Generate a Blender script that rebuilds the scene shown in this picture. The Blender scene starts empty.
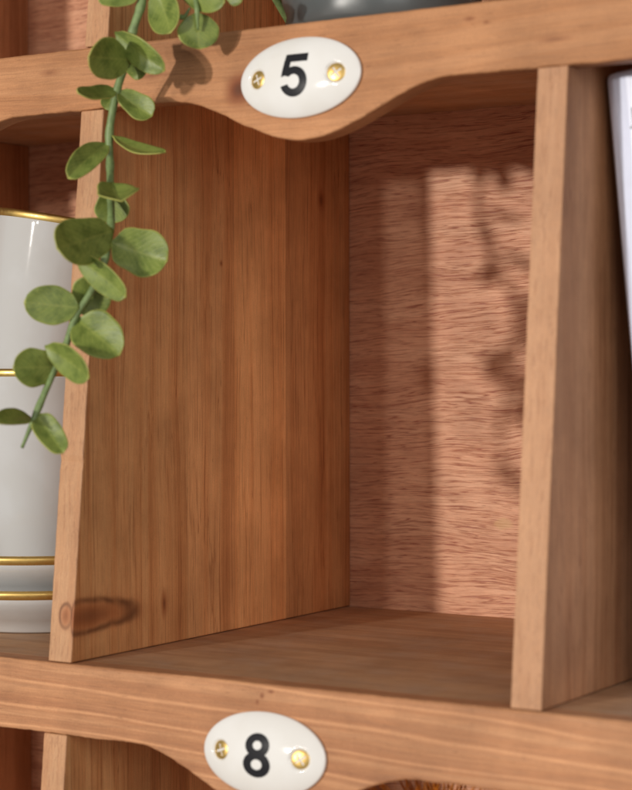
import bpy, bmesh, math, random
from mathutils import Vector, Matrix

# All construction figures below are millimetres; meshes are stored in metres.
MM = 0.001
random.seed(7)
scene = bpy.context.scene
COL = scene.collection

# ------------------------------------------------------------------ helpers
def mesh_object(name, verts, faces, mat=None, parent=None, smooth=False, uvs=None):
    me = bpy.data.meshes.new(name)
    me.from_pydata([Vector(v) * MM for v in verts], [], faces)
    if uvs is not None:
        lay = me.uv_layers.new(name='UVMap')
        for lp in me.loops:
            lay.data[lp.index].uv = uvs[lp.vertex_index]
    me.update()
    if smooth:
        me.polygons.foreach_set('use_smooth', [True] * len(me.polygons))
    o = bpy.data.objects.new(name, me)
    COL.objects.link(o)
    if mat:
        me.materials.append(mat)
    if parent:
        o.parent = parent
        o.matrix_parent_inverse = parent_world(parent).inverted()
    return o

def parent_world(p):
    m = Matrix.LocRotScale(p.location, p.rotation_euler, None)
    if p.parent:
        m = parent_world(p.parent) @ p.matrix_parent_inverse @ m
    return m

def empty(name, loc):
    o = bpy.data.objects.new(name, None)
    o.empty_display_size = 0.03
    COL.objects.link(o)
    o.location = Vector(loc) * MM
    return o

def tag(o, label=None, cat=None, group=None, kind=None):
    for k, v in (('label', label), ('category', cat), ('group', group), ('kind', kind)):
        if v:
            o[k] = v
    return o

def bevel(o, w, seg=2, angle=35):
    b = o.modifiers.new('edge', 'BEVEL')
    b.width = w * MM; b.segments = seg; b.limit_method = 'ANGLE'; b.angle_limit = math.radians(angle)
    b.harden_normals = False
    return o

def prism_x(name, poly, x0, x1, mat, parent, bev=0.5):
    """A board: polygon in (y, z) swept from x0 to x1."""
    n = len(poly)
    v = [(x0, y, z) for y, z in poly] + [(x1, y, z) for y, z in poly]
    f = [list(range(n)), list(range(2 * n - 1, n - 1, -1))]
    f += [[i, i + n, (i + 1) % n + n, (i + 1) % n] for i in range(n)]
    o = mesh_object(name, v, f, mat, parent)
    bm = bmesh.new(); bm.from_mesh(o.data)
    bmesh.ops.recalc_face_normals(bm, faces=bm.faces); bm.to_mesh(o.data); bm.free()
    if bev:
        bevel(o, bev)
    return o

def lathe(name, prof, centre, mat, parent=None, seg=96, axis_m=None, closed=False):
    """prof = [(r, z)...] revolved round z; r == 0 collapses to a pole."""
    v, f, rows = [], [], []
    for r, z in prof:
        if r <= 1e-6:
            rows.append([len(v)]); v.append((0, 0, z))
        else:
            rows.append(list(range(len(v), len(v) + seg)))
            v += [(r * math.cos(2 * math.pi * i / seg), r * math.sin(2 * math.pi * i / seg), z) for i in range(seg)]
    pairs = list(zip(rows, rows[1:])) + ([(rows[-1], rows[0])] if closed else [])
    for a, b in pairs:
        for i in range(seg):
            j = (i + 1) % seg
            if len(a) == 1 and len(b) == 1:
                continue
            if len(a) == 1:
                f.append([a[0], b[j], b[i]])
            elif len(b) == 1:
                f.append([a[i], a[j], b[0]])
            else:
                f.append([a[i], a[j], b[j], b[i]])
    m = axis_m or Matrix.Identity(3)
    v = [Vector(centre) + m @ Vector(p) for p in v]
    o = mesh_object(name, v, f, mat, parent, smooth=True)
    bm = bmesh.new(); bm.from_mesh(o.data)
    bmesh.ops.recalc_face_normals(bm, faces=bm.faces); bm.to_mesh(o.data); bm.free()
    return o

def arc(cx, cz, r, a0, a1, n=6):
    return [(cx + r * math.cos(math.radians(a0 + (a1 - a0) * i / n)), cz + r * math.sin(math.radians(a0 + (a1 - a0) * i / n))) for i in range(n + 1)]

def spline(pts, per=8):
    P = [Vector(p) for p in pts]
    P = [P[0] * 2 - P[1]] + P + [P[-1] * 2 - P[-2]]
    out = []
    for i in range(1, len(P) - 2):
        a, b, c, d = P[i - 1:i + 3]
        for k in range(per):
            t = k / per
            out.append(0.5 * ((2 * b) + (c - a) * t + (2 * a - 5 * b + 4 * c - d) * t * t + (3 * b - a - 3 * c + d) * t ** 3))
    out.append(P[-2])
    return out

def tube(name, pts, radii, mat, parent=None, seg=12, per=8):
    path = spline(pts, per)
    n = len(path)
    v, f = [], []
    up = Vector((0.3, 0.9, 0.2)).normalized()
    for i, p in enumerate(path):
        t = (path[min(i + 1, n - 1)] - path[max(i - 1, 0)]).normalized()
        a = t.cross(up).normalized(); b = t.cross(a).normalized()
        r = radii[0] + (radii[1] - radii[0]) * i / (n - 1)
        if len(radii) > 2:
            r *= (1 + 0.20 * radii[2] * math.exp(-((i % per) - 0.5) ** 2 / 0.8)) * min(1.0, 0.45 + (n - 1 - i) / (1.6 * per))
        for k in range(seg):
            th = 2 * math.pi * k / seg
            v.append(p + (a * math.cos(th) + b * math.sin(th)) * r)
    for i in range(n - 1):
        for k in range(seg):
            k2 = (k + 1) % seg
            f.append([i * seg + k, i * seg + k2, (i + 1) * seg + k2, (i + 1) * seg + k])
    f.append(list(range(seg - 1, -1, -1))); f.append([(n - 1) * seg + k for k in range(seg)])
    return mesh_object(name, v, f, mat, parent, smooth=True)

# ------------------------------------------------------------------ node builder
class G:
    def __init__(self, name):
        self.m = bpy.data.materials.new(name); self.m.use_nodes = True
        self.t = self.m.node_tree; self.t.nodes.clear()
        self.out = self.n('ShaderNodeOutputMaterial')
        self.bsdf = self.n('ShaderNodeBsdfPrincipled')
        self.t.links.new(self.bsdf.outputs[0], self.out.inputs[0])
    def n(self, typ):
        return self.t.nodes.new(typ)
    def put(self, sock, v):
        if isinstance(v, bpy.types.NodeSocket):
            self.t.links.new(v, sock)
        elif isinstance(v, (tuple, list)) and sock.type == 'RGBA' and len(v) == 3:
            sock.default_value = (*v, 1)
        else:
            sock.default_value = v
    def math(self, op, a, b=0.0, clamp=False):
        n = self.n('ShaderNodeMath'); n.operation = op; n.use_clamp = clamp
        self.put(n.inputs[0], a); self.put(n.inputs[1], b)
        return n.outputs[0]
    def coord(self):
        """object coordinates in millimetres"""
        c = self.n('ShaderNodeTexCoord')
        return self.scale(c.outputs['Object'], (1000, 1000, 1000))
    def scale(self, v, s, loc=(0, 0, 0), rot=(0, 0, 0)):
        n = self.n('ShaderNodeMapping'); self.put(n.inputs[0], v)
        n.inputs['Scale'].default_value = s; n.inputs['Location'].default_value = loc; n.inputs['Rotation'].default_value = rot
        return n.outputs[0]
    def sep(self, v):
        n = self.n('ShaderNodeSeparateXYZ'); self.put(n.inputs[0], v); return n.outputs
    def comb(self, x, y, z):
        n = self.n('ShaderNodeCombineXYZ')
        for i, q in enumerate((x, y, z)):
            self.put(n.inputs[i], q)
        return n.outputs[0]
    def vadd(self, a, b, op='ADD'):
        n = self.n('ShaderNodeVectorMath'); n.operation = op; self.put(n.inputs[0], a); self.put(n.inputs[1], b)
        return n.outputs['Value'] if op in ('LENGTH', 'DISTANCE', 'DOT_PRODUCT') else n.outputs[0]
    def noise(self, v, scale=1.0, detail=2.0, rough=0.5, dist=0.0, color=False):
        n = self.n('ShaderNodeTexNoise'); self.put(n.inputs['Vector'], v)
        n.inputs['Scale'].default_value = scale; n.inputs['Detail'].default_value = detail
        n.inputs['Roughness'].default_value = rough; n.inputs['Distortion'].default_value = dist
        return n.outputs['Color' if color else 'Fac']
    def voro(self, v, scale=1.0):
        n = self.n('ShaderNodeTexVoronoi'); self.put(n.inputs['Vector'], v); n.inputs['Scale'].default_value = scale
        return n.outputs['Distance']
    def rng(self, v, a, b, c=0.0, d=1.0, smooth=True):
        n = self.n('ShaderNodeMapRange'); n.interpolation_type = 'SMOOTHSTEP' if smooth else 'LINEAR'
        self.put(n.inputs[0], v)
        for i, q in zip((1, 2, 3, 4), (a, b, c, d)):
            n.inputs[i].default_value = q
        return n.outputs[0]
    def ramp(self, f, stops, interp='LINEAR'):
        n = self.n('ShaderNodeValToRGB'); r = n.color_ramp; r.interpolation = interp
        while len(r.elements) < len(stops):
            r.elements.new(0.5)
        for e, (p, c) in zip(r.elements, stops):
            e.position = p; e.color = (*c, 1) if len(c) == 3 else c
        self.put(n.inputs[0], f); return n.outputs[0]
    def mix(self, f, a, b, blend='MIX'):
        n = self.n('ShaderNodeMix'); n.data_type = 'RGBA'; n.blend_type = blend
        self.put(n.inputs['Factor'], f); self.put(n.inputs[6], a); self.put(n.inputs[7], b)
        return n.outputs[2]
    def bump(self, h, strength=0.3, dist=0.3, normal=None):
        n = self.n('ShaderNodeBump'); n.inputs['Strength'].default_value = strength; n.inputs['Distance'].default_value = dist * MM
        self.put(n.inputs['Height'], h)
        if normal is not None:
            self.put(n.inputs['Normal'], normal)
        return n.outputs[0]
    def set(self, **k):
        for q, v in k.items():
            self.put(self.bsdf.inputs[q.replace('_', ' ')], v)
        return self.m

# ------------------------------------------------------------------ materials
def wood(name, axis, light, mid, dark, ring=0.09, knots=(), rough=0.62, streak=1.0, tilt=0.0, cathedral=None, board_light_bands=None, saw=0.0, dust=0.0, ridges=0.0, edge=None):
    """Planed softwood; axis = index of the grain direction. knots = [(centre, radii, strength)]."""
    g = G(name)
    P = g.coord()
    x, y, z = g.sep(P)
    warp = g.noise(g.scale(P, tuple(0.006 if i == axis else 0.03 for i in range(3))), 1, 2, color=True)
    warp = g.vadd(g.vadd(warp, (0.5, 0.5, 0.5), 'SUBTRACT'), (9, 9, 9), 'MULTIPLY')
    Q = g.vadd(P, warp)
    masks = []
    for c, r, st in knots:
        d = g.vadd(g.vadd(P, c, 'SUBTRACT'), tuple(1 / q for q in r), 'MULTIPLY')
        wob = g.noise(P, 0.06, 2)
        L = g.math('ADD', g.vadd(d, (0, 0, 0), 'LENGTH'), g.math('MULTIPLY', g.math('SUBTRACT', wob, 0.5), 0.5))
        masks.append((L, st))
    if cathedral is not None:
        cx, k = cathedral
        dx = g.math('SUBTRACT', x, cx)
        lift = g.math('MULTIPLY', g.math('SQRT', g.math('ADD', g.math('MULTIPLY', dx, dx), 900.0)), k)
        Q = g.vadd(Q, g.comb(0.0, 0.0, lift), 'SUBTRACT')
    if tilt:
        Q = g.vadd(Q, g.comb(0.0, 0.0, g.math('MULTIPLY', x, tilt)), 'ADD')
    # growth rings, drawn out along the grain
    s = [ring] * 3; s[axis] = ring * 0.012
    rings = g.noise(g.scale(Q, tuple(s)), 1, 5, 0.62)
    col = g.ramp(rings, [(0.28, dark), (0.44, mid), (0.56, light), (0.68, mid), (0.8, light)])
    # fine latewood lines
    s2 = [0.95] * 3; s2[axis] = 0.005
    lines = g.noise(g.scale(Q, tuple(s2)), 1, 3, 0.6)
    lm = g.rng(lines, 0.54, 0.70)
    col = g.mix(g.math('MULTIPLY', lm, 0.58 * streak), col, g.mix(1.0, dark, (0.70, 0.55, 0.45), 'MULTIPLY'))
    s5 = [0.42] * 3; s5[axis] = 0.0022
    crisp = g.noise(g.scale(Q, tuple(s5), (13, 7, 3)), 1, 2, 0.6)
    cm = g.math('MULTIPLY', g.rng(g.math('ABSOLUTE', g.math('SUBTRACT', crisp, 0.5)), 0.022, 0.003), g.rng(g.noise(g.scale(P, tuple(0.012 if i == axis else 0.12 for i in range(3))), 1, 2), 0.38, 0.6))
    col = g.mix(g.math('MULTIPLY', cm, 0.55 * streak), col, g.mix(1.0, dark, (0.55, 0.42, 0.34), 'MULTIPLY'))
    ll = g.rng(lines, 0.46, 0.30)
    col = g.mix(g.math('MULTIPLY', ll, 0.30 * streak), col, light)
    if ridges:
        # a few pale latewood ridges following the board
        qx, qy, qz = g.sep(Q)
        ph = g.math('DIVIDE', g.math('ADD', qz, g.math('MULTIPLY', g.noise(g.scale(P, (0.006, 0.03, 0.02)), 1, 2), 7.0)), ridges)
        tri = g.math('ABSOLUTE', g.math('SUBTRACT', g.math('FRACT', ph), 0.5))
        col = g.mix(g.math('MULTIPLY', g.rng(tri, 0.12, 0.0), 0.75), col, tuple(min(1, q * 1.22) for q in light))
        col = g.mix(g.math('MULTIPLY', g.rng(g.math('FRACT', ph), 0.62, 0.98), 0.35), col, mid)
        col = g.mix(g.math('MULTIPLY', g.math('MULTIPLY', g.rng(g.math('FRACT', ph), 0.15, 0.46), g.rng(tri, 0.03, 0.1)), 0.35), col, dark)
    # fibres and flecks
    s3 = [3.2] * 3; s3[axis] = 0.07
    fib = g.noise(g.scale(P, tuple(s3)), 1, 3, 0.65)
    col = g.mix(0.55, col, g.ramp(fib, [(0.22, (0.52, 0.49, 0.46)), (0.78, (1.38, 1.38, 1.38))]), 'MULTIPLY')
    s4 = [1.6] * 3; s4[axis] = 0.16
    fleck = g.rng(g.noise(g.scale(P, tuple(s4), (31, 17, 5)), 1, 1), 0.71, 0.78)
    col = g.mix(g.math('MULTIPLY', fleck, 0.5), col, g.mix(1.0, dark, (0.45, 0.4, 0.38), 'MULTIPLY'))
    grit = g.noise(P, 1.9, 2, 0.7)
    col = g.mix(0.5, col, g.ramp(grit, [(0.25, (0.72, 0.70, 0.68)), (0.75, (1.22, 1.22, 1.22))]), 'MULTIPLY')
    # slow mottling from handling
    mot = g.noise(P, 0.025, 4, 0.6)
    col = g.mix(0.8, col, g.ramp(mot, [(0.28, (0.70, 0.66, 0.62)), (0.72, (1.16, 1.14, 1.12))]), 'MULTIPLY')
    if board_light_bands:
        for a, b, ia, tint in board_light_bands:
            w = g.math('MULTIPLY', g.rng((x, y, z)[ia], a - 0.5, a + 0.5), g.rng((x, y, z)[ia], b + 0.5, b - 0.5))
            col = g.mix(w, col, g.mix(1.0, col, tint, 'MULTIPLY'))
            if len(board_light_bands) > 2:
                col = g.mix(g.math('MULTIPLY', g.rng(g.math('ABSOLUTE', g.math('SUBTRACT', (x, y, z)[ia], a)), 0.28, 0.05), 0.35), col, (0.10, 0.045, 0.02))
    if dust:
        veil = g.noise(P, 0.035, 4, 0.65)
        col = g.mix(g.math('MULTIPLY', g.rng(veil, 0.42, 0.70), 0.35 * dust), col, (0.50, 0.38, 0.29))
        speck = g.rng(g.voro(P, 0.22), 0.085, 0.05)
        keep = g.rng(g.noise(P, 0.09, 2), 0.52, 0.62)
        col = g.mix(g.math('MULTIPLY', g.math('MULTIPLY', speck, keep), 0.6 * dust), col, (0.70, 0.58, 0.46))
    if edge:
        fm = g.rng(g.math('SUBTRACT', y, g.math('MULTIPLY', z, 0.0992)), 1.1, 0.7)
        col = g.mix(fm, col, g.mix(0.35, g.mix(1.0, col, edge, 'MULTIPLY'), (0.56, 0.315, 0.18)))
    for L, st in masks:
        body = g.math('MULTIPLY', g.rng(L, 1.5, 0.35), 0.75 * abs(st))
        col = g.mix(body, col, g.mix(1.0, dark, (0.60, 0.38, 0.28), 'MULTIPLY'))
        if st > 0:
            ringm = g.math('MULTIPLY', g.rng(g.math('ABSOLUTE', g.math('SUBTRACT', L, 0.95)), 0.27, 0.0), 0.7 * st)
            col = g.mix(g.math('MULTIPLY', ringm, g.rng(g.noise(P, 0.09, 3), 0.25, 0.6, 0.45, 1.0)), col, (0.075, 0.024, 0.011))
        core = g.math('MULTIPLY', g.rng(L, 0.7, 0.1), 0.55 * abs(st))
        col = g.mix(core, col, (0.09, 0.032, 0.014))
    h = g.math('ADD', g.math('MULTIPLY', fib, 0.7), g.math('MULTIPLY', lines, 0.5))
    if saw:
        h = g.math('ADD', h, g.math('MULTIPLY', g.noise(P, 1.5, 4, 0.7), saw))
    g.set(Base_Color=col, Roughness=g.rng(fib, 0.2, 0.8, rough - 0.08, rough + 0.1), Normal=g.bump(h, 0.35, 0.35))
    g.bsdf.inputs['Specular IOR Level'].default_value = 0.35
    return g.m

def plywood():
    g = G('plywood_back')
    P = g.coord()
    x, y, z = g.sep(P)
    wav = g.noise(g.scale(P, (0.0075, 0.01, 0.013)), 1, 2)
    zz = g.math('ADD', z, g.math('MULTIPLY', g.math('SUBTRACT', wav, 0.5), 26.0))
    zz = g.math('ADD', zz, g.math('MULTIPLY', g.noise(g.scale(P, (0.05, 0.05, 0.12)), 1, 1), 1.6))
    zz = g.math('SUBTRACT', zz, g.math('MULTIPLY', x, 0.05))
    Q = g.comb(x, y, zz)
    base = g.ramp(g.noise(g.scale(Q, (0.012, 0.1, 0.11)), 1, 4, 0.6), [(0.3, (0.60, 0.285, 0.165)), (0.5, (0.71, 0.37, 0.222)), (0.72, (0.80, 0.46, 0.29))])
    pores = g.noise(g.scale(Q, (0.020, 0.3, 0.78)), 1, 2, 0.55)
    brk = g.rng(g.noise(g.scale(P, (0.06, 0.2, 0.8), (7, 2, 3)), 1, 2), 0.28, 0.46)
    p1 = g.math('MULTIPLY', g.rng(g.math('ABSOLUTE', g.math('SUBTRACT', pores, 0.5)), 0.030, 0.004), brk)
    pores2 = g.noise(g.scale(Q, (0.026, 0.4, 1.1), (40, 3, 9)), 1, 2, 0.6)
    brk2 = g.rng(g.noise(g.scale(P, (0.08, 0.2, 1.0), (1, 12, 23)), 1, 2), 0.34, 0.52)
    p2 = g.math('MULTIPLY', g.rng(g.math('ABSOLUTE', g.math('SUBTRACT', pores2, 0.47)), 0.032, 0.004), brk2)
    patch = g.rng(g.noise(g.scale(P, (0.01, 0.02, 0.018), (3, 3, 8)), 1, 3), 0.35, 0.65, 0.65, 1.0)
    col = g.mix(g.math('MULTIPLY', g.math('MULTIPLY', p1, patch), 0.85), base, (0.30, 0.070, 0.042))
    col = g.mix(g.math('MULTIPLY', g.math('MULTIPLY', p2, patch), 0.65), col, (0.27, 0.064, 0.040))
    fib = g.noise(g.scale(P, (0.25, 2.5, 3.0)), 1, 3, 0.65)
    col = g.mix(0.5, col, g.ramp(fib, [(0.25, (0.68, 0.66, 0.64)), (0.75, (1.25, 1.25, 1.25))]), 'MULTIPLY')
    mot = g.noise(P, 0.03, 3)
    col = g.mix(0.7, col, g.ramp(mot, [(0.3, (0.84, 0.80, 0.78)), (0.7, (1.1, 1.1, 1.1))]), 'MULTIPLY')
    # pale pin knot low down on the sheet
    d = g.vadd(g.vadd(P, (86.0, 221.4, 45.0), 'SUBTRACT'), (1 / 6.0, 0.02, 1 / 3.6), 'MULTIPLY')
    L = g.math('ADD', g.vadd(d, (0, 0, 0), 'LENGTH'), g.math('MULTIPLY', g.math('SUBTRACT', g.noise(P, 0.35, 3), 0.5), 0.9))
    col = g.mix(g.math('MULTIPLY', g.rng(L, 1.0, 0.5), 0.7), col, (0.66, 0.40, 0.20))
    h = g.math('SUBTRACT', g.math('MULTIPLY', fib, 0.5), g.math('ADD', p1, p2))
    g.set(Base_Color=col, Roughness=0.5, Normal=g.bump(h, 0.4, 0.3))
    g.bsdf.inputs['Specular IOR Level'].default_value = 0.4
    return g.m

def glaze(name, colr, rough=0.08, bumpy=0.15):
    g = G(name)
    P = g.coord()
    n = g.noise(P, 0.05, 3)
    col = g.mix(g.rng(n, 0.35, 0.65, 0.0, 1.0), colr, tuple(c * q for c, q in zip(colr, (0.955, 0.945, 0.93))))
    sp = g.rng(g.voro(P, 0.11), 0.035, 0.02)
    col = g.mix(g.math('MULTIPLY', sp, 0.25), col, (0.45, 0.40, 0.33))
    g.set(Base_Color=col, Roughness=rough, Normal=g.bump(g.noise(P, 0.12, 2), bumpy, 0.3))
    g.bsdf.inputs['Coat Weight'].default_value = 0.3
    g.bsdf.inputs['Coat Roughness'].default_value = 0.04
    return g.m

def metal(name, colr, rough, worn=0.3, scale=0.8):
    g = G(name)
    P = g.coord()
    n = g.noise(P, scale, 4, 0.65)
    col = g.mix(g.rng(n, 0.35, 0.7, 0.0, worn), colr, tuple(c * 0.45 for c in colr))
    g.set(Base_Color=col, Metallic=1.0, Roughness=g.rng(n, 0.2, 0.8, rough * 0.8, rough * 1.3), Normal=g.bump(n, 0.12, 0.1))
    return g.m

def leaf_material(name, base, pale, rim):
    g = G(name)
    uv = g.n('ShaderNodeUVMap').outputs[0]
    u, v, _ = g.sep(uv)
    a = g.math('ABSOLUTE', g.math('SUBTRACT', u, 0.5))
    P = g.coord()
    mot = g.noise(P, 0.16, 4, 0.6)
    col = g.mix(g.rng(mot, 0.30, 0.62, 0.15, 1.0), base, pale)
    # side veins slanting off the midrib
    ph = g.math('SUBTRACT', g.math('MULTIPLY', v, 9.0), g.math('MULTIPLY', a, 8.0))
    ve = g.math('ABSOLUTE', g.math('SUBTRACT', g.math('FRACT', ph), 0.5))
    vm = g.math('MULTIPLY', g.rng(ve, 0.10, 0.02), g.rng(g.noise(P, 0.4, 2), 0.35, 0.6))
    col = g.mix(g.math('MULTIPLY', vm, 0.28), col, rim)
    mid = g.rng(a, 0.035, 0.012)
    col = g.mix(g.math('MULTIPLY', mid, 0.30), col, tuple(0.6 * p + 0.4 * r for p, r in zip(pale, rim)))
    ed = g.math('MAXIMUM', g.rng(a, 0.465, 0.498), g.rng(v, 0.96, 0.995))
    col = g.mix(g.math('MULTIPLY', ed, 0.75), col, rim)
    scr = g.rng(g.noise(g.scale(P, (0.5, 0.5, 1.6)), 1, 3), 0.66, 0.74)
    col = g.mix(g.math('MULTIPLY', scr, 0.35), col, rim)
    h = g.math('ADD', g.math('MULTIPLY', vm, -0.6), g.math('MULTIPLY', g.noise(P, 1.2, 3), 0.5))
    g.set(Base_Color=col, Roughness=0.42, Normal=g.bump(h, 0.35, 0.3))
    g.bsdf.inputs['Specular IOR Level'].default_value = 0.4
    tr = g.n('ShaderNodeBsdfTranslucent'); g.put(tr.inputs[0], g.mix(1.0, col, (0.9, 1.0, 0.35), 'MULTIPLY'))
    mx = g.n('ShaderNodeMixShader'); mx.inputs[0].default_value = 0.07
    g.t.links.new(g.bsdf.outputs[0], mx.inputs[1]); g.t.links.new(tr.outputs[0], mx.inputs[2])
    g.t.links.new(mx.outputs[0], g.out.inputs[0])
    return g.m

def plain(name, colr, rough=0.5, var=0.12, scale=0.2, bumpd=0.15):
    g = G(name)
    P = g.coord()
    n = g.noise(P, scale, 4, 0.6)
    col = g.mix(g.rng(n, 0.3, 0.7), colr, tuple(c * (1 - var) for c in colr))
    g.set(Base_Color=col, Roughness=rough, Normal=g.bump(n, bumpd, 0.2))
    return g.m

KEY, KEY2, FILL, AMB = 49.0, 11.0, 12.0, 0.25

# ------------------------------------------------------------------ the shelf's measurements (mm)
T, W, H, HU, D, S = 12.0, 198.4, 228.3, 245.6, 221.4, 0.0992   # board, bay width, rail underside, shelf underside, depth, lean of the front
PITCH, RAIL_T, SHELF_T = 255.0, 10.0, 9.4
X0, X1 = -(W + 2 * T), 2 * W + 2 * T
ROWS = (-PITCH, 0.0, PITCH)

LIGHT, MID, DARK = (0.86, 0.49, 0.225), (0.76, 0.38, 0.158), (0.56, 0.245, 0.094)  # left divider tones, raised in place of light missing on its face
m_divider_lit = wood('fir_divider_lit', 2, LIGHT, MID, DARK, ring=0.075, edge=(0.80, 0.82, 0.98),
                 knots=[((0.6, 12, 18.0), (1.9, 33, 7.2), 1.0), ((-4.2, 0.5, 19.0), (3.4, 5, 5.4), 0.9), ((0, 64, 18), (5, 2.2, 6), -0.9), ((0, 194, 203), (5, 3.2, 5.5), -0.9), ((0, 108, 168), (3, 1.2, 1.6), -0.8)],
                 board_light_bands=[(162, 400, 1, (0.80, 0.76, 0.74)), (-20, 82, 1, (0.86, 0.85, 0.83)), (118, 162, 1, (1.12, 1.12, 1.10))])  # glued-board tones, plus the face's dim front and lit middle painted in
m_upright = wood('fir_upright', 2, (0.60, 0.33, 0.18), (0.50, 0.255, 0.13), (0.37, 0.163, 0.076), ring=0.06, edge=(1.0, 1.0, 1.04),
                 board_light_bands=[(46, 90, 1, (0.94, 0.93, 0.91)), (120, 400, 1, (0.92, 0.90, 0.88))], knots=[((W + T, 20, 222), (3, 2, 2), -0.6)])
m_shelf = wood('fir_shelf', 0, (0.58, 0.355, 0.20), (0.51, 0.295, 0.16), (0.39, 0.21, 0.108), ring=0.05, rough=0.68, streak=0.7, saw=0.5, dust=1.0)
m_rail_cathedral = wood('fir_rail_cathedral', 0, (0.55, 0.275, 0.132), (0.47, 0.22, 0.098), (0.35, 0.145, 0.062), ring=0.06, streak=0.3, cathedral=(93.0, 0.062), saw=0.3,
                        knots=[((68.0, 22, 231.0), (6.5, 12, 6.5), -1.3), ((24, 22, 240), (9, 9, 1.5), -0.5), ((205, 23, 238), (7, 9, 1.2), -0.5), ((-30, 23, 246), (5, 9, 1.5), -0.5), ((170, 23, 249), (2.6, 4, 1.0), -0.9), ((177, 23, 247), (1.5, 4, 0.8), -0.8)])
m_rail_striped = wood('fir_rail_striped', 0, (0.56, 0.29, 0.148), (0.48, 0.23, 0.110), (0.38, 0.168, 0.080), ring=0.15, streak=0.3, tilt=0.03, ridges=9.0, saw=0.4,
                      knots=[((94, -0.5, -4.5), (1.2, 3, 1.4), -0.9), ((98, -0.5, -2.6), (1.6, 3, 0.8), -0.8), ((92, -0.5, -7), (0.9, 3, 1.2), -0.8)])
m_ply = plywood()
m_ceramic = glaze('white_porcelain', (0.82, 0.815, 0.80), 0.08, 0.10)
m_cup = glaze('white_glaze', (0.575, 0.585, 0.59), 0.05, 0.06)
m_gold = metal('gold_lustre', (0.80, 0.56, 0.19), 0.42, 0.25, 0.5)
m_brass = metal('brass', (0.80, 0.55, 0.19), 0.38, 0.55, 1.2)
m_slot_shade = metal('slot_shade_brass', (0.30, 0.15, 0.04), 0.6, 0.6, 1.2)  # shade inside the screw slots, painted as darker brass
m_ink = plain('black_enamel', (0.014, 0.014, 0.018), 0.22, 0.2)
m_leaf = leaf_material('eucalyptus_leaf', (0.085, 0.130, 0.020), (0.205, 0.262, 0.054), (0.52, 0.51, 0.13))
m_stem = plain('eucalyptus_stem', (0.21, 0.30, 0.11), 0.5, 0.35, 0.35, 0.3)
m_book = plain('white_cover', (0.70, 0.76, 0.95), 0.38, 0.04)
m_page = plain('page_edges', (0.74, 0.71, 0.64), 0.8, 0.15, 1.5)
m_print = plain('grey_print', (0.30, 0.30, 0.36), 0.5, 0.1)
m_print_blue = plain('blue_print', (0.22, 0.28, 0.52), 0.5, 0.1)

def front_y(z):
    return S * z

# ------------------------------------------------------------------ shelf
shelf = empty('pigeonhole_shelf', ((X0 + X1) / 2, D / 2, -PITCH - 34))
tag(shelf, 'reddish brown wooden pigeonhole shelf with scalloped rails and oval numbered plates', 'shelf')

def scallop(x):
    """how far the rail's lower edge hangs below its straight run"""
    d = 0.0
    for k in (-1, 0, 1):
        c = k * (W + T) + W / 2
        u = abs(x - c) / 65.0
        if u < 1:
            d = max(d, 19.6 * (0.5 + 0.5 * math.cos(math.pi * u ** 1.02)))
    return d

def make_rail(zb, zt, mat, curved=True):
    xs = []
    x = X0
    while x < X1 - 1e-6:
        xs.append(x); x += 1.6
    xs.append(X1)
    prof = []
    v, f = [], []
    e = 0.9
    for x in xs:
        zl = zb - (scallop(x) if curved else 0)
        loop = [(front_y(zt - e), zt - e), (front_y(zt) + e * 0.4, zt - e * 0.3), (front_y(zt) + e, zt), (front_y(zt) + RAIL_T, zt), (front_y(zt) + RAIL_T, zb + 3), (front_y(zl) + RAIL_T, zl),
                (front_y(zl) + e, zl), (front_y(zl) + e * 0.3, zl + e * 0.35), (front_y(zl + e), zl + e)]
        v += [(x, a, b) for a, b in loop]
    n = 9
    rr = random.Random(int(zb * 3))
    ja = jb = 0.0
    for i in range(len(xs)):
        ja = 0.8 * ja + rr.gauss(0, 0.07); jb = 0.8 * jb + rr.gauss(0, 0.09)
        for q, (k, wgt) in enumerate(((0, 1), (1, 1), (2, 1), (6, 1), (7, 1), (8, 0.6))):
            a, b, c = v[i * n + k]
            v[i * n + k] = (a, b, c - (abs(ja) * 0.7 if k < 3 else 0) + (jb if k > 5 else 0))
    for i in range(len(xs) - 1):
        for k in range(n):
            k2 = (k + 1) % n
            f.append([i * n + k, i * n + k2, (i + 1) * n + k2, (i + 1) * n + k])
    f.append(list(range(n))); f.append([(len(xs) - 1) * n + k for k in range(n - 1, -1, -1)])
    o = mesh_object('rail', v, f, mat, shelf)
    bm = bmesh.new(); bm.from_mesh(o.data); bmesh.ops.recalc_face_normals(bm, faces=bm.faces); bm.to_mesh(o.data); bm.free()
    return o

for zt in (-PITCH, 0.0, PITCH, 2 * PITCH):
    y = front_y(zt) + RAIL_T + 0.15
    prism_x('shelf_board', [(y, zt), (D, zt), (D, zt - SHELF_T), (y, zt - SHELF_T)], X0, X1, m_shelf, shelf, 0.3)
    if zt == PITCH:
        make_rail(H, zt, m_rail_cathedral)
    elif zt == -PITCH:
        make_rail(zt - 28.7, zt, m_rail_striped, curved=False)
    else:
        make_rail(zt - 28.7 if zt == 0 else zt - 26.7, zt, m_rail_striped)

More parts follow.
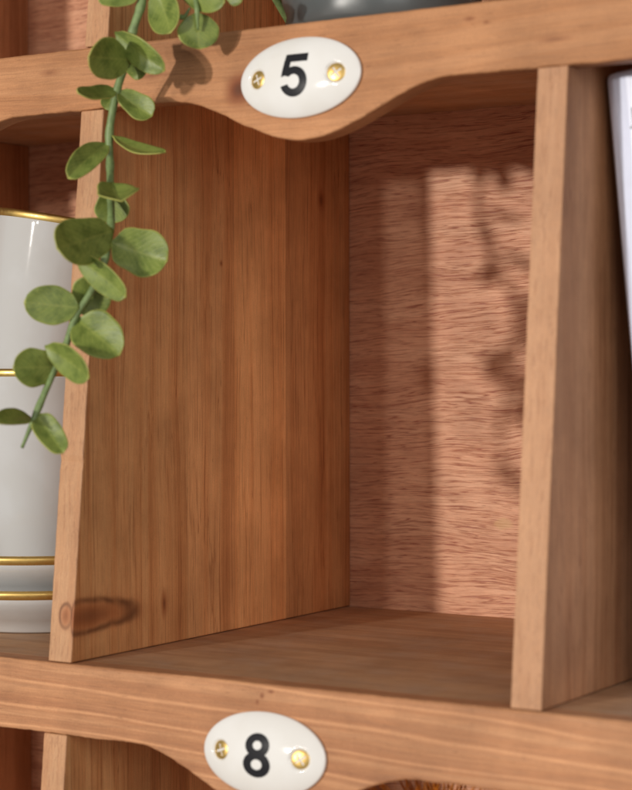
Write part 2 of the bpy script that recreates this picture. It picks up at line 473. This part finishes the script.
for zb in ROWS:
    zr = (zb + H) if zb == 0 else zb + PITCH - (28.7 if zb < 0 else 26.7)
    zu = zb + PITCH - SHELF_T
    for k, xl in enumerate((X0, -T, W, 2 * W + T)):
        pr = 0.35
        er = random.Random(50 + k + int(zb))
        edge_pts, zz = [], zb + 3.0
        while zz < zr - 3:
            edge_pts.append((front_y(zz) + pr + er.gauss(0, 0.07) + (er.uniform(0.25, 0.55) if er.random() < 0.05 else 0), zz)); zz += er.uniform(2.2, 4.5)
        poly = [(front_y(zb) + pr, zb + 0.3)] + edge_pts + [(front_y(zr) + pr, zr - 0.1), (front_y(zr) + RAIL_T + 0.3, zr - 0.1), (front_y(zr) + RAIL_T + 0.9, zu - 0.1), (D - 0.3, zu - 0.1), (D - 0.3, zb + 0.3)]
        o = prism_x('side_panel' if k in (0, 3) else 'divider', poly, xl, xl + T, m_divider_lit if k == 1 else m_upright, shelf, 0.55)
prism_x('back_panel', [(D, -PITCH - SHELF_T), (D + 4, -PITCH - SHELF_T), (D + 4, 2 * PITCH), (D, 2 * PITCH)], X0, X1, m_ply, shelf, 0)

# ------------------------------------------------------------------ number plates
def plate_frame(cx, cz):
    n = Vector((0, -1, S)).normalized(); u = Vector((0, S, 1)).normalized()
    o = Vector((cx, front_y(cz), cz))
    return lambda a, b, h: o + Vector((1, 0, 0)) * a + u * b + n * h

PA, PB = 27.4, 15.8
def dome(a, b):
    r2 = (a / PA) ** 2 + (b / PB) ** 2
    h = 1.5 + 4.7 * max(0.0, 1 - r2 ** 1.15) ** 0.85
    for sx in (-18.0, 18.0):
        d = math.hypot(a - sx, b)
        if d < 4.2:
            h -= 1.0 * (1 - max(0, (d - 3.75) / 0.45)) if d > 3.75 else 1.0
    return h

def ribbon(fr, outer, inner, seg, off, closed):
    """strip between two polylines of (a, b), laid on the dome"""
    v, f = [], []
    m = 3
    for p, q in zip(outer, inner):
        for k in range(m + 1):
            a = p[0] + (q[0] - p[0]) * k / m; b = p[1] + (q[1] - p[1]) * k / m
            v.append(fr(a, b, dome(a, b) + off))
    n = len(outer)
    for i in range(n if closed else n - 1):
        j = (i + 1) % n
        for k in range(m):
            f.append([i * (m + 1) + k, i * (m + 1) + k + 1, j * (m + 1) + k + 1, j * (m + 1) + k])
    return v, f

def ell(cx, cz, rx, rz, a0, a1, n):
    return [(cx + rx * math.cos(math.radians(a0 + (a1 - a0) * i / n)), cz + rz * math.sin(math.radians(a0 + (a1 - a0) * i / n))) for i in range(n + 1)]

def lerp(p, q, n):
    return [(p[0] + (q[0] - p[0]) * i / n, p[1] + (q[1] - p[1]) * i / n) for i in range(n + 1)]

def numeral_mesh(fr, digit):
    parts = []
    if digit == 8:
        parts.append((ell(0, 3.6, 5.4, 4.55, 0, 360, 48)[:-1], ell(0, 3.6, 2.0, 1.7, 0, 360, 48)[:-1], True, 0.10))
        parts.append((ell(0, -3.6, 6.1, 4.85, 0, 360, 48)[:-1], ell(0, -3.6, 2.45, 1.95, 0, 360, 48)[:-1], True, 0.11))
    else:
        parts.append((lerp((-3.4, 8.3), (6.0, 8.3), 10), lerp((-4.0, 5.1), (6.0, 5.1), 10), False, 0.10))
        parts.append((lerp((-3.9, 8.3), (-5.5, -0.6), 10), lerp((-0.9, 8.3), (-2.3, 0.2), 10), False, 0.11))
        parts.append((ell(0.2, -2.6, 6.1, 5.9, 152, -163, 44), ell(0.2, -2.6, 2.75, 2.8, 138, -160, 44), False, 0.12))
    V, F = [], []
    for o, i, c, off in parts:
        v, f = ribbon(fr, o, i, 3, off, c)
        F += [[q + len(V) for q in r] for r in f]; V += v
    return V, F

def make_plate(cx, cz, digit):
    fr = plate_frame(cx, cz)
    seg = 168
    rings = [i / 60 for i in range(1, 59)] + [0.98, 0.992, 1.0]
    v, f = [fr(0, 0, dome(0, 0))], []
    for r in rings:
        for k in range(seg):
            a, b = PA * r * math.cos(2 * math.pi * k / seg), PB * r * math.sin(2 * math.pi * k / seg)
            v.append(fr(a, b, dome(a, b)))
    for r, h in ((1.006, 1.2), (1.006, 0.5), (0.985, 0.08)):
        for k in range(seg):
            v.append(fr(PA * r * math.cos(2 * math.pi * k / seg), PB * r * math.sin(2 * math.pi * k / seg), h))
    n = len(rings) + 3
    for k in range(seg):
        f.append([0, 1 + k, 1 + (k + 1) % seg])
    for i in range(n - 1):
        for k in range(seg):
            k2 = (k + 1) % seg
            f.append([1 + i * seg + k, 1 + (i + 1) * seg + k, 1 + (i + 1) * seg + k2, 1 + i * seg + k2])
    p = mesh_object('number_plate', v, f, m_ceramic, shelf, smooth=True)
    p['label'] = 'white oval porcelain plate bearing a black %d' % digit
    nv, nf = numeral_mesh(fr, digit)
    nu = mesh_object('numeral', nv, nf, m_ink, p, smooth=True)
    for sx, turn in ((-18.0, 20), (18.0, 35)):
        v, f = [], []
        R, rr = 3.6, 24
        hb = 3.05                                   # seat of the screw head above the rail
        sl = -0.24 * (1 if sx > 0 else -1)          # the head follows the dome's slope a little
        ct, st = math.cos(math.radians(turn)), math.sin(math.radians(turn))
        def hh(a, b):
            d = math.hypot(a, b) / R
            h = 0.8 * math.sqrt(max(0.0, 1 - (d * 0.95) ** 2)) + 0.3
            p_, q_ = a * ct + b * st, -a * st + b * ct
            if (abs(p_) < 0.42 and abs(q_) < 2.3) or (abs(q_) < 0.42 and abs(p_) < 2.3):
                h -= 1.0
            return h
        slot = {0}
        v.append(fr(sx, 0, hb + hh(0, 0)))
        sg = 72
        for i in range(1, rr + 1):
            for k in range(sg):
                a, b = R * i / rr * math.cos(2 * math.pi * k / sg), R * i / rr * math.sin(2 * math.pi * k / sg)
                p_, q_ = a * ct + b * st, -a * st + b * ct
                if (abs(p_) < 0.42 and abs(q_) < 2.3) or (abs(q_) < 0.42 and abs(p_) < 2.3):
                    slot.add(len(v))
                v.append(fr(sx + a, b, hb + hh(a, b) + sl * a))
        for k in range(sg):
            a, b = R * math.cos(2 * math.pi * k / sg), R * math.sin(2 * math.pi * k / sg)
            v.append(fr(sx + a, b, hb - 1.2))
        for k in range(sg):
            f.append([0, 1 + k, 1 + (k + 1) % sg])
        for i in range(rr):
            for k in range(sg):
                k2 = (k + 1) % sg
                f.append([1 + i * sg + k, 1 + (i + 1) * sg + k, 1 + (i + 1) * sg + k2, 1 + i * sg + k2])
        so = mesh_object('screw', v, f, m_brass, p, smooth=False)
        so.data.materials.append(m_slot_shade)
        for pl in so.data.polygons:
            q = sum(1 for vi in pl.vertices if vi in slot)
            if q >= len(pl.vertices) - 1:
                pl.material_index = 1
    return p

make_plate(97.5, 232.9, 5)
make_plate(97.0, -26.0, 8)

# ------------------------------------------------------------------ white crockery with gold rims
CX, CY = -95.0, 95.0
def make_dish(z0, label):
    d = empty('dish', (CX, CY, z0))
    tag(d, label, 'dish', 'white gold-rimmed dishes under the cups')
    prof = [(0, 2.2), (36, 2.0), (38, 0.3), (41.5, 0), (42.6, 0.8), (43.4, 2.2), (50, 6.6), (56.5, 11.6), (59.4, 14.6), (60.6, 16.6)] + \
           [(60.8, 20.4), (58.6, 20.4), (57.6, 16.5), (54.0, 12.4), (48, 9.0), (40, 6.6), (0, 6.0)]
    lathe('bowl', prof, (CX, CY, z0), m_cup, d, 128)
    rim = [(60.75, 17.2), (61.3, 17.8)] + arc(60.1, 19.6, 1.6, -20, 200, 12) + [(57.4, 17.0)]
    lathe('gold_rim', rim, (CX, CY, z0), m_gold, d, 128)
    return d
make_dish(0.25, 'lower white gold-rimmed dish standing directly on the shelf board')
make_dish(15.8, 'upper white gold-rimmed dish stacked inside another dish beneath the cups')

def make_cup(centre, axis_m, label):
    c = empty('cup', centre)
    tag(c, label, 'cup', 'stacked white cups with gold rims')
    prof = [(0, 1.5), (17, 1.3), (18.2, 0), (20, 0), (21.2, 1.2), (22.2, 5), (23.6, 12), (25.2, 20), (27.6, 32), (29.7, 44), (31.15, 55), (31.95, 62), (32.6, 72), (33.25, 82), (33.9, 92), (34.15, 96), (34.0, 97.2), (32.9, 97.6), (32.1, 96.6)] + \
           [(30.7, 80), (29.0, 58), (26.6, 38), (23.4, 18), (20, 8), (0, 6.5)]
    lathe('body', prof, centre, m_cup, c, 128, axis_m)
    rim = [(34.1, 94.6), (34.65, 95.6), (34.7, 97.2), (33.9, 98.2), (32.8, 98.1), (31.9, 97.2), (31.8, 95.4)]
    lathe('gold_rim', rim, centre, m_gold, c, 128, axis_m)
    return c
make_cup((CX, CY, 22.2), None, 'lower white cup standing upright in the dishes')
view = Vector((-0.531, 0.847, 0)); right = Vector((0.847, 0.531, 0))
lean = Matrix.Rotation(math.radians(9.5), 3, view)
lc = Vector((-98.6, 92.8, 93.8))
make_cup(lc, lean, 'upper white gold-rimmed cup nested askew in the cup below')

# ------------------------------------------------------------------ smoky glass jar in the bay above
m_glass = G('smoky_glass')
m_glass.set(Base_Color=(0.42, 0.48, 0.50), Roughness=m_glass.rng(m_glass.noise(m_glass.coord(), 0.06, 3), 0.3, 0.7, 0.28, 0.42), Transmission_Weight=0.82, IOR=1.5,
            Normal=m_glass.bump(m_glass.noise(m_glass.coord(), 0.05, 2), 0.5, 1.2))
m_glass = m_glass.m
jar = lathe('glass_jar', [(0, 1.5), (30, 1.2), (33, 0), (37, 0.8), (40, 4), (39, 9), (41, 15), (41.5, 30), (41.5, 96), (39, 108), (33, 116), (33, 126), (35, 128), (34, 130), (30.5, 129), (30.5, 116), (36, 106), (38, 96), (38, 20), (34, 12), (0, 10)],
            (103.0, 76.0, PITCH + 0.2), m_glass, None, 128)
tag(jar, 'smoky grey glass jar standing on the board above the plate numbered 5', 'jar')

# ------------------------------------------------------------------ white book leaning in the next bay
book = empty('book', (232.6, 52, 0.2))
tag(book, 'thick white book leaning against the divider, grey lettering down its spine', 'book')
BW, BH, BD = 38.0, 229.0, 150.0
ca, sa = math.cos(math.radians(-5.45)), math.sin(math.radians(-5.45))
def bk(a, y, h):
    """a across the spine, h up the book; leans to the divider"""
    return (232.6 + a * ca + h * sa, 50.0 + y, 0.3 - a * sa + h * ca)
def book_cover():
    v, f = [], []
    sec = [(0, BD), (0, 9), (0.6, 5), (2.2, 2.2), (5, 0.7), (10, 0), (BW - 10, 0), (BW - 5, 0.7), (BW - 2.2, 2.2), (BW - 0.6, 5), (BW, 9), (BW, BD),
           (BW - 2.6, BD), (BW - 2.6, 9), (BW - 5, 4), (BW - 10, 2.8), (10, 2.8), (5, 4), (2.6, 9), (2.6, BD)]
    hs = [(0, 0.5), (0.5, 0), (BH - 2.5, 0), (BH - 0.8, 0.35), (BH, 1.3)]
    n = len(sec)
    for h, ins in hs:
        for i, (a, y) in enumerate(sec):
            v.append(bk(a + (ins if a < BW / 2 else -ins) * (0.4 if i < 12 else 0), y + (ins if i < 12 else 0), h))
    for r in range(len(hs) - 1):
        for i in range(n):
            j = (i + 1) % n
            f.append([r * n + i, r * n + j, (r + 1) * n + j, (r + 1) * n + i])
    for r, rev in ((0, False), (len(hs) - 1, True)):
        for i in range(n // 2 - 1):
            q = [r * n + i, r * n + i + 1, r * n + n - 2 - i, r * n + n - 1 - i]
            f.append(q if not rev else q[::-1])
    o = mesh_object('cover', v, f, m_book, book)
    bm = bmesh.new(); bm.from_mesh(o.data); bmesh.ops.recalc_face_normals(bm, faces=bm.faces); bm.to_mesh(o.data); bm.free()
    return bevel(o, 0.5, 2, 30)
cover = book_cover()
pv = [bk(a, y, h) for h in (2.5, BH - 4) for a, y in ((2.8, 4.5), (BW - 2.8, 4.5), (BW - 2.8, BD - 3), (2.8, BD - 3))]
mesh_object('page_block', pv, [[3, 2, 1, 0], [4, 5, 6, 7], [0, 1, 5, 4], [1, 2, 6, 5], [2, 3, 7, 6], [3, 0, 4, 7]], m_page, book)

def letter(ch, a0, h0, size, mat):
    cu = bpy.data.curves.new('lettering', 'FONT'); cu.body = ch; cu.size = size
    tmp = bpy.data.objects.new('lettering', cu); COL.objects.link(tmp)
    dg = bpy.context.evaluated_depsgraph_get()
    me = tmp.evaluated_get(dg).to_mesh()
    vs = [bk(a0 + q.co.x, -0.12, h0 + q.co.y) for q in me.vertices]
    fs = [list(p.vertices) for p in me.polygons]
    tmp.to_mesh_clear(); bpy.data.objects.remove(tmp)
    mesh_object('lettering', vs, fs, mat, cover)
letter('J', 10.4, 209.0, 8.5, m_print)
letter('C', 10.4, 200.0, 8.5, m_print)
letter('I', 11.0, 191.0, 8.5, m_print_blue)

# ------------------------------------------------------------------ dried flower in the bay below
m_bristle = plain('dried_bristle', (0.95, 0.33, 0.04), 0.5, 0.5, 0.5)
m_husk = plain('dried_husk', (0.10, 0.045, 0.02), 0.8, 0.4, 0.3)
FX, FY, FZ = 152.0, 34.0, -77.0
flower = empty('dried_flower', (FX, FY + 40, -PITCH))
tag(flower, 'dried orange thistle head under the rail plate numbered 8', 'dried flower')
lathe('head', [(0, -26), (6, -25), (17, -18), (23, -6), (22, 8), (15, 19), (0, 23)], (FX, FY, FZ), m_husk, flower, 40)
tube('stem', [(FX, FY + 40, -PITCH + 1), (FX + 2, FY + 28, -200), (FX, FY + 8, -140), (FX, FY, FZ - 22)], (2.6, 2.2), m_husk, flower)
bv, bf = [], []
rng = random.Random(3)
for i in range(1000):
    th = rng.uniform(0, 2 * math.pi); cz = rng.uniform(-0.25, 1.0)
    d = Vector((math.sqrt(1 - cz * cz) * math.cos(th), math.sqrt(1 - cz * cz) * math.sin(th), cz))
    p = Vector((FX, FY, FZ)) + Vector((d.x * 21, d.y * 21, d.z * 20))
    L = rng.uniform(16, 27); w = rng.uniform(0.4, 0.85)
    bend = Vector((rng.uniform(-1, 1), rng.uniform(-1, 1), rng.uniform(-1, 1))) * 0.8
    a = d.cross(Vector((0.2, 0.5, 0.8))).normalized(); b = d.cross(a).normalized()
    k = len(bv)
    for t in (0, 0.55, 1.0):
        c = p + d * L * t + bend * L * t * t
        ww = w * (1 - 0.85 * t)
        for q in range(3):
            ang = 2.094 * q
            bv.append(c + (a * math.cos(ang) + b * math.sin(ang)) * ww)
    for r in range(2):
        for q in range(3):
            q2 = (q + 1) % 3
            bf.append([k + r * 3 + q, k + r * 3 + q2, k + r * 3 + 3 + q2, k + r * 3 + 3 + q])
br = mesh_object('bristle', bv, bf, m_bristle, flower)
br['kind'] = 'stuff'

# ------------------------------------------------------------------ eucalyptus sprig
sprig = empty('eucalyptus_sprig', (40, 110, PITCH + 1))
tag(sprig, 'trailing green eucalyptus sprig hanging over the front of the shelf', 'plant')
LEAVES = [
  ((30.9,-0.4,242.6), (32.8,-29.1,240.0), 15.9, (0.98,0.08,-0.16), 0.15),
  ((30.4,-0.4,242.2), (37.4,4.2,238.7), 10.7, (0.43,-0.86,-0.26), 0.20),
  ((27.1,-5.0,253.3), (48.5,-0.9,236.7), 10.7, (0.07,-0.99,-0.15), 0.25),
  ((23.4,1.4,231.1), (22.2,-21.6,226.9), 8.0, (0.71,-0.17,0.69), 0.20),
  ((23.9,1.4,230.7), (36.2,8.3,220.6), 10.4, (0.62,-0.74,0.26), 0.45),
  ((22.1,2.5,230.6), (15.9,3.9,225.2), 6.5, (0.28,-0.80,-0.53), 0.20),
  ((19.1,2.4,212.4), (20.5,-24.0,196.0), 10.2, (0.67,-0.37,0.65), 0.35),
  ((20.6,2.3,211.9), (43.9,6.4,204.0), 8.9, (0.35,-0.31,0.88), 0.20),
  ((25.6,-4.2,192.3), (45.2,-23.0,182.5), 16.1, (0.19,-0.29,0.94), 0.50),
  ((24.0,-2.8,191.3), (23.4,-0.1,178.4), 13.9, (0.47,-0.86,-0.20), 0.35),
  ((32.1,-13.7,173.6), (33.1,-49.3,164.7), 18.3, (0.96,-0.04,0.28), 0.12),
  ((34.4,-15.5,169.1), (54.0,-5.4,161.6), 18.3, (0.50,-0.85,0.16), 0.30),
  ((27.1,-28.5,163.7), (51.6,-28.3,147.3), 10.7, (-0.08,-0.99,-0.13), 0.25),
  ((22.1,-23.2,142.3), (32.4,-18.1,153.5), 15.7, (0.55,-0.82,-0.13), 0.20),
  ((26.9,-26.5,143.7), (10.9,-40.2,145.9), 14.9, (0.65,-0.75,0.05), 0.10),
  ((25.9,-27.2,139.8), (45.6,-25.7,125.8), 17.4, (0.37,-0.82,0.44), 0.38),
  ((23.1,-41.2,128.9), (46.3,-43.6,116.7), 11.6, (-0.13,-0.99,-0.05), 0.20),
  ((23.2,-33.7,120.9), (15.3,-51.7,120.5), 14.7, (0.91,-0.40,-0.08), 0.10),
  ((16.9,-42.2,102.5), (19.7,-66.4,101.9), 7.5, (0.77,0.07,0.63), 0.20),
  ((18.9,-42.2,102.5), (31.7,-41.8,87.9), 10.0, (0.48,-0.79,0.39), 0.45),
  ((41.6,5.3,269.3), (51.2,1.4,250.8), 13.7, (0.10,-0.96,0.25), 0.30),
  ((57.7,9.2,260.4), (58.3,9.7,245.9), 15.8, (0.68,-0.73,0.00), 0.12),
  ((50.0,7.1,268.7), (72.5,6.5,262.3), 10.8, (-0.11,-0.96,-0.28), 0.20),
  ((37.2,-0.7,268.0), (24.2,-10.7,265.3), 7.8, (0.58,-0.80,0.16), 0.20),
  ((74.5,5.0,266.5), (80.6,6.4,261.5), 6.4, (0.17,-0.98,-0.07), 0.10),
]
STEM_MAIN = [ (34.6,9.5,291.5), (36.6,4.0,276.3), (36.6,0.8,264.0), (34.1,-1.2,254.0), (30.4,-0.4,242.6), (24.0,1.4,231.5), (19.1,2.7,215.6), (20.3,1.4,202.6), (24.5,-3.8,191.2), (31.3,-12.1,177.6), (33.0,-17.4,164.4), (30.9,-21.6,152.6), (25.6,-26.9,140.6), (24.1,-31.1,129.3), (22.3,-33.8,122.8), (19.8,-41.5,106.7), (16.6,-48.4,90.1) ]
STEM_SIDE = [ (30.0,9.5,292.0), (33.8,7.8,275.3), (38.6,7.9,266.9), (50.7,8.1,258.9), (54.9,8.4,262.1) ]
STEM_SHORT = [ (58.0,8.2,269.6), (59.8,6.3,260.5), (59.0,8.0,253.0) ]

tube('stem', [(48, 150, 257.5), (45, 112, 262), (40, 80, 290), (36, 42, 312), (34.6, 20, 305)] + STEM_MAIN, (1.9, 1.25, 1), m_stem, sprig, 12, 6)
tube('stem', [(44, 108, 264), (40, 70, 298), (36, 36, 311)] + STEM_SIDE, (1.4, 0.9, 1), m_stem, sprig, 10, 6)
tube('stem', [(58, 100, 262), (60, 60, 296), (64, 22, 300), (66, 6, 285)] + STEM_SHORT, (1.3, 0.9, 1), m_stem, sprig, 10, 6)

def make_leaf(i, base, tip, width, nrm, fold):
    r = random.Random(100 + i)
    B, E, N = Vector(base), Vector(tip), Vector(nrm).normalized()
    ax = (E - B); L = ax.length; ax.normalize()
    side = ax.cross(N).normalized(); N = side.cross(ax).normalized()
    nt, ns = 22, 14
    v, uv, f = [], [], []
    pw = r.uniform(2.2, 2.7); shift = r.uniform(0.95, 1.35); curl = r.uniform(-0.06, 0.10); tw = r.uniform(-0.25, 0.25); ph = r.uniform(0, 6.28)
    pet = 0.0
    for a in range(nt + 1):
        t = a / nt
        tt = t ** shift
        hw = max(0.0, 1 - abs(2 * tt - 1) ** pw) ** 0.52
        hw *= 1 + 0.05 * math.sin(7 * t + ph) + 0.02 * math.sin(15 * t + 2 * ph)
        if t < 0.12:
            hw = max(hw * (t / 0.12) ** 0.5, 0.05)
        hw = max(hw, 0.025) * width / 2
        for b in range(ns + 1):
            s = 2 * b / ns - 1
            se = math.sin(s * math.pi / 2) * 0.35 + s * 0.65
            hgt = fold * hw * (math.sqrt(se * se + 0.005) - 0.07) + 0.10 * hw * se * math.sin(3 * t + ph) * 1.2
            hgt += curl * L * (2 * t - 1) ** 2 - 0.02 * L + 0.12 * math.sin(9 * t + 4 * s + ph) * abs(s)
            sk = side * math.cos(tw * (t - 0.5)) + N * math.sin(tw * (t - 0.5))
            p = B + ax * (L * t) + sk * (hw * se) + N * hgt
            v.append(p); uv.append((0.5 + 0.5 * s, t))
    m = ns + 1
    for a in range(nt):
        for b in range(ns):
            f.append([a * m + b, a * m + b + 1, (a + 1) * m + b + 1, (a + 1) * m + b])
    o = mesh_object('leaf', v, f, m_leaf, sprig, smooth=True, uvs=uv)
    sd = o.modifiers.new('thickness', 'SOLIDIFY'); sd.thickness = 0.45 * MM; sd.offset = 0
    return o
for i, q in enumerate(LEAVES):
    make_leaf(i, *q)

# ------------------------------------------------------------------ what the shelf stands on
m_table = plain('table_oak', (0.42, 0.33, 0.24), 0.6, 0.25, 0.01)
tv = [(x, y, z) for z in (-PITCH - 58, -PITCH - 29.2) for x, y in ((-420, -320), (620, -320), (620, 330), (-420, 330))]
tt = mesh_object('tabletop', tv, [[3, 2, 1, 0], [4, 5, 6, 7], [0, 1, 5, 4], [1, 2, 6, 5], [2, 3, 7, 6], [3, 0, 4, 7]], m_table)
bevel(tt, 3)
tag(tt, kind='structure')

# ------------------------------------------------------------------ light
def lamp(name, direction, aim, dist, power, size, colour, shape='DISK', size_y=None):
    ld = bpy.data.lights.new(name, 'AREA'); ld.shape = shape; ld.size = size; ld.energy = power; ld.color = colour
    if size_y:
        ld.size_y = size_y
    o = bpy.data.objects.new(name, ld); COL.objects.link(o)
    d = Vector(direction).normalized()
    o.location = Vector(aim) * MM + d * dist
    o.rotation_euler = (-d).to_track_quat('-Z', 'Y').to_euler()
    return o
lamp('key_lamp', (-0.242, -1, 0.076), (20, 10, 190), 2.8, KEY, 0.115, (1.0, 0.94, 0.86))
lamp('second_lamp', (-0.104, -1, 0.095), (5, 10, 190), 2.8, KEY2, 0.115, (1.0, 0.93, 0.84))

lamp('added_fill_lamp', (1.05, -1, 0.35), (60, 60, 120), 2.3, FILL, 1.1, (1.0, 0.97, 0.93), 'RECTANGLE', 1.3)  # added soft fill to brighten the bay interiors; not an actual window

w = bpy.data.worlds.new('World'); scene.world = w; w.use_nodes = True
bg = w.node_tree.nodes['Background']
bg.inputs[0].default_value = (1.0, 0.95, 0.90, 1); bg.inputs[1].default_value = AMB

# ------------------------------------------------------------------ camera
cd = bpy.data.cameras.new('camera'); cam = bpy.data.objects.new('camera', cd); COL.objects.link(cam)
cam.location = (0.49515, -0.60146, 0.11950)
cam.rotation_euler = (1.5576273, 0.0022525, 0.5596794)
cd.sensor_fit = 'HORIZONTAL'; cd.sensor_width = 36; cd.lens = 1901.477 / 632 * 36
cd.clip_start = 0.01; cd.clip_end = 50
cd.dof.use_dof = True; cd.dof.focus_distance = 0.865; cd.dof.aperture_fstop = 16
scene.camera = cam
scene.view_settings.view_transform = 'Standard'; scene.view_settings.look = 'None'
scene.view_settings.exposure = 0.08; scene.view_settings.gamma = 1
scene.cycles.max_bounces = 12; scene.cycles.diffuse_bounces = 6; scene.cycles.transmission_bounces = 10
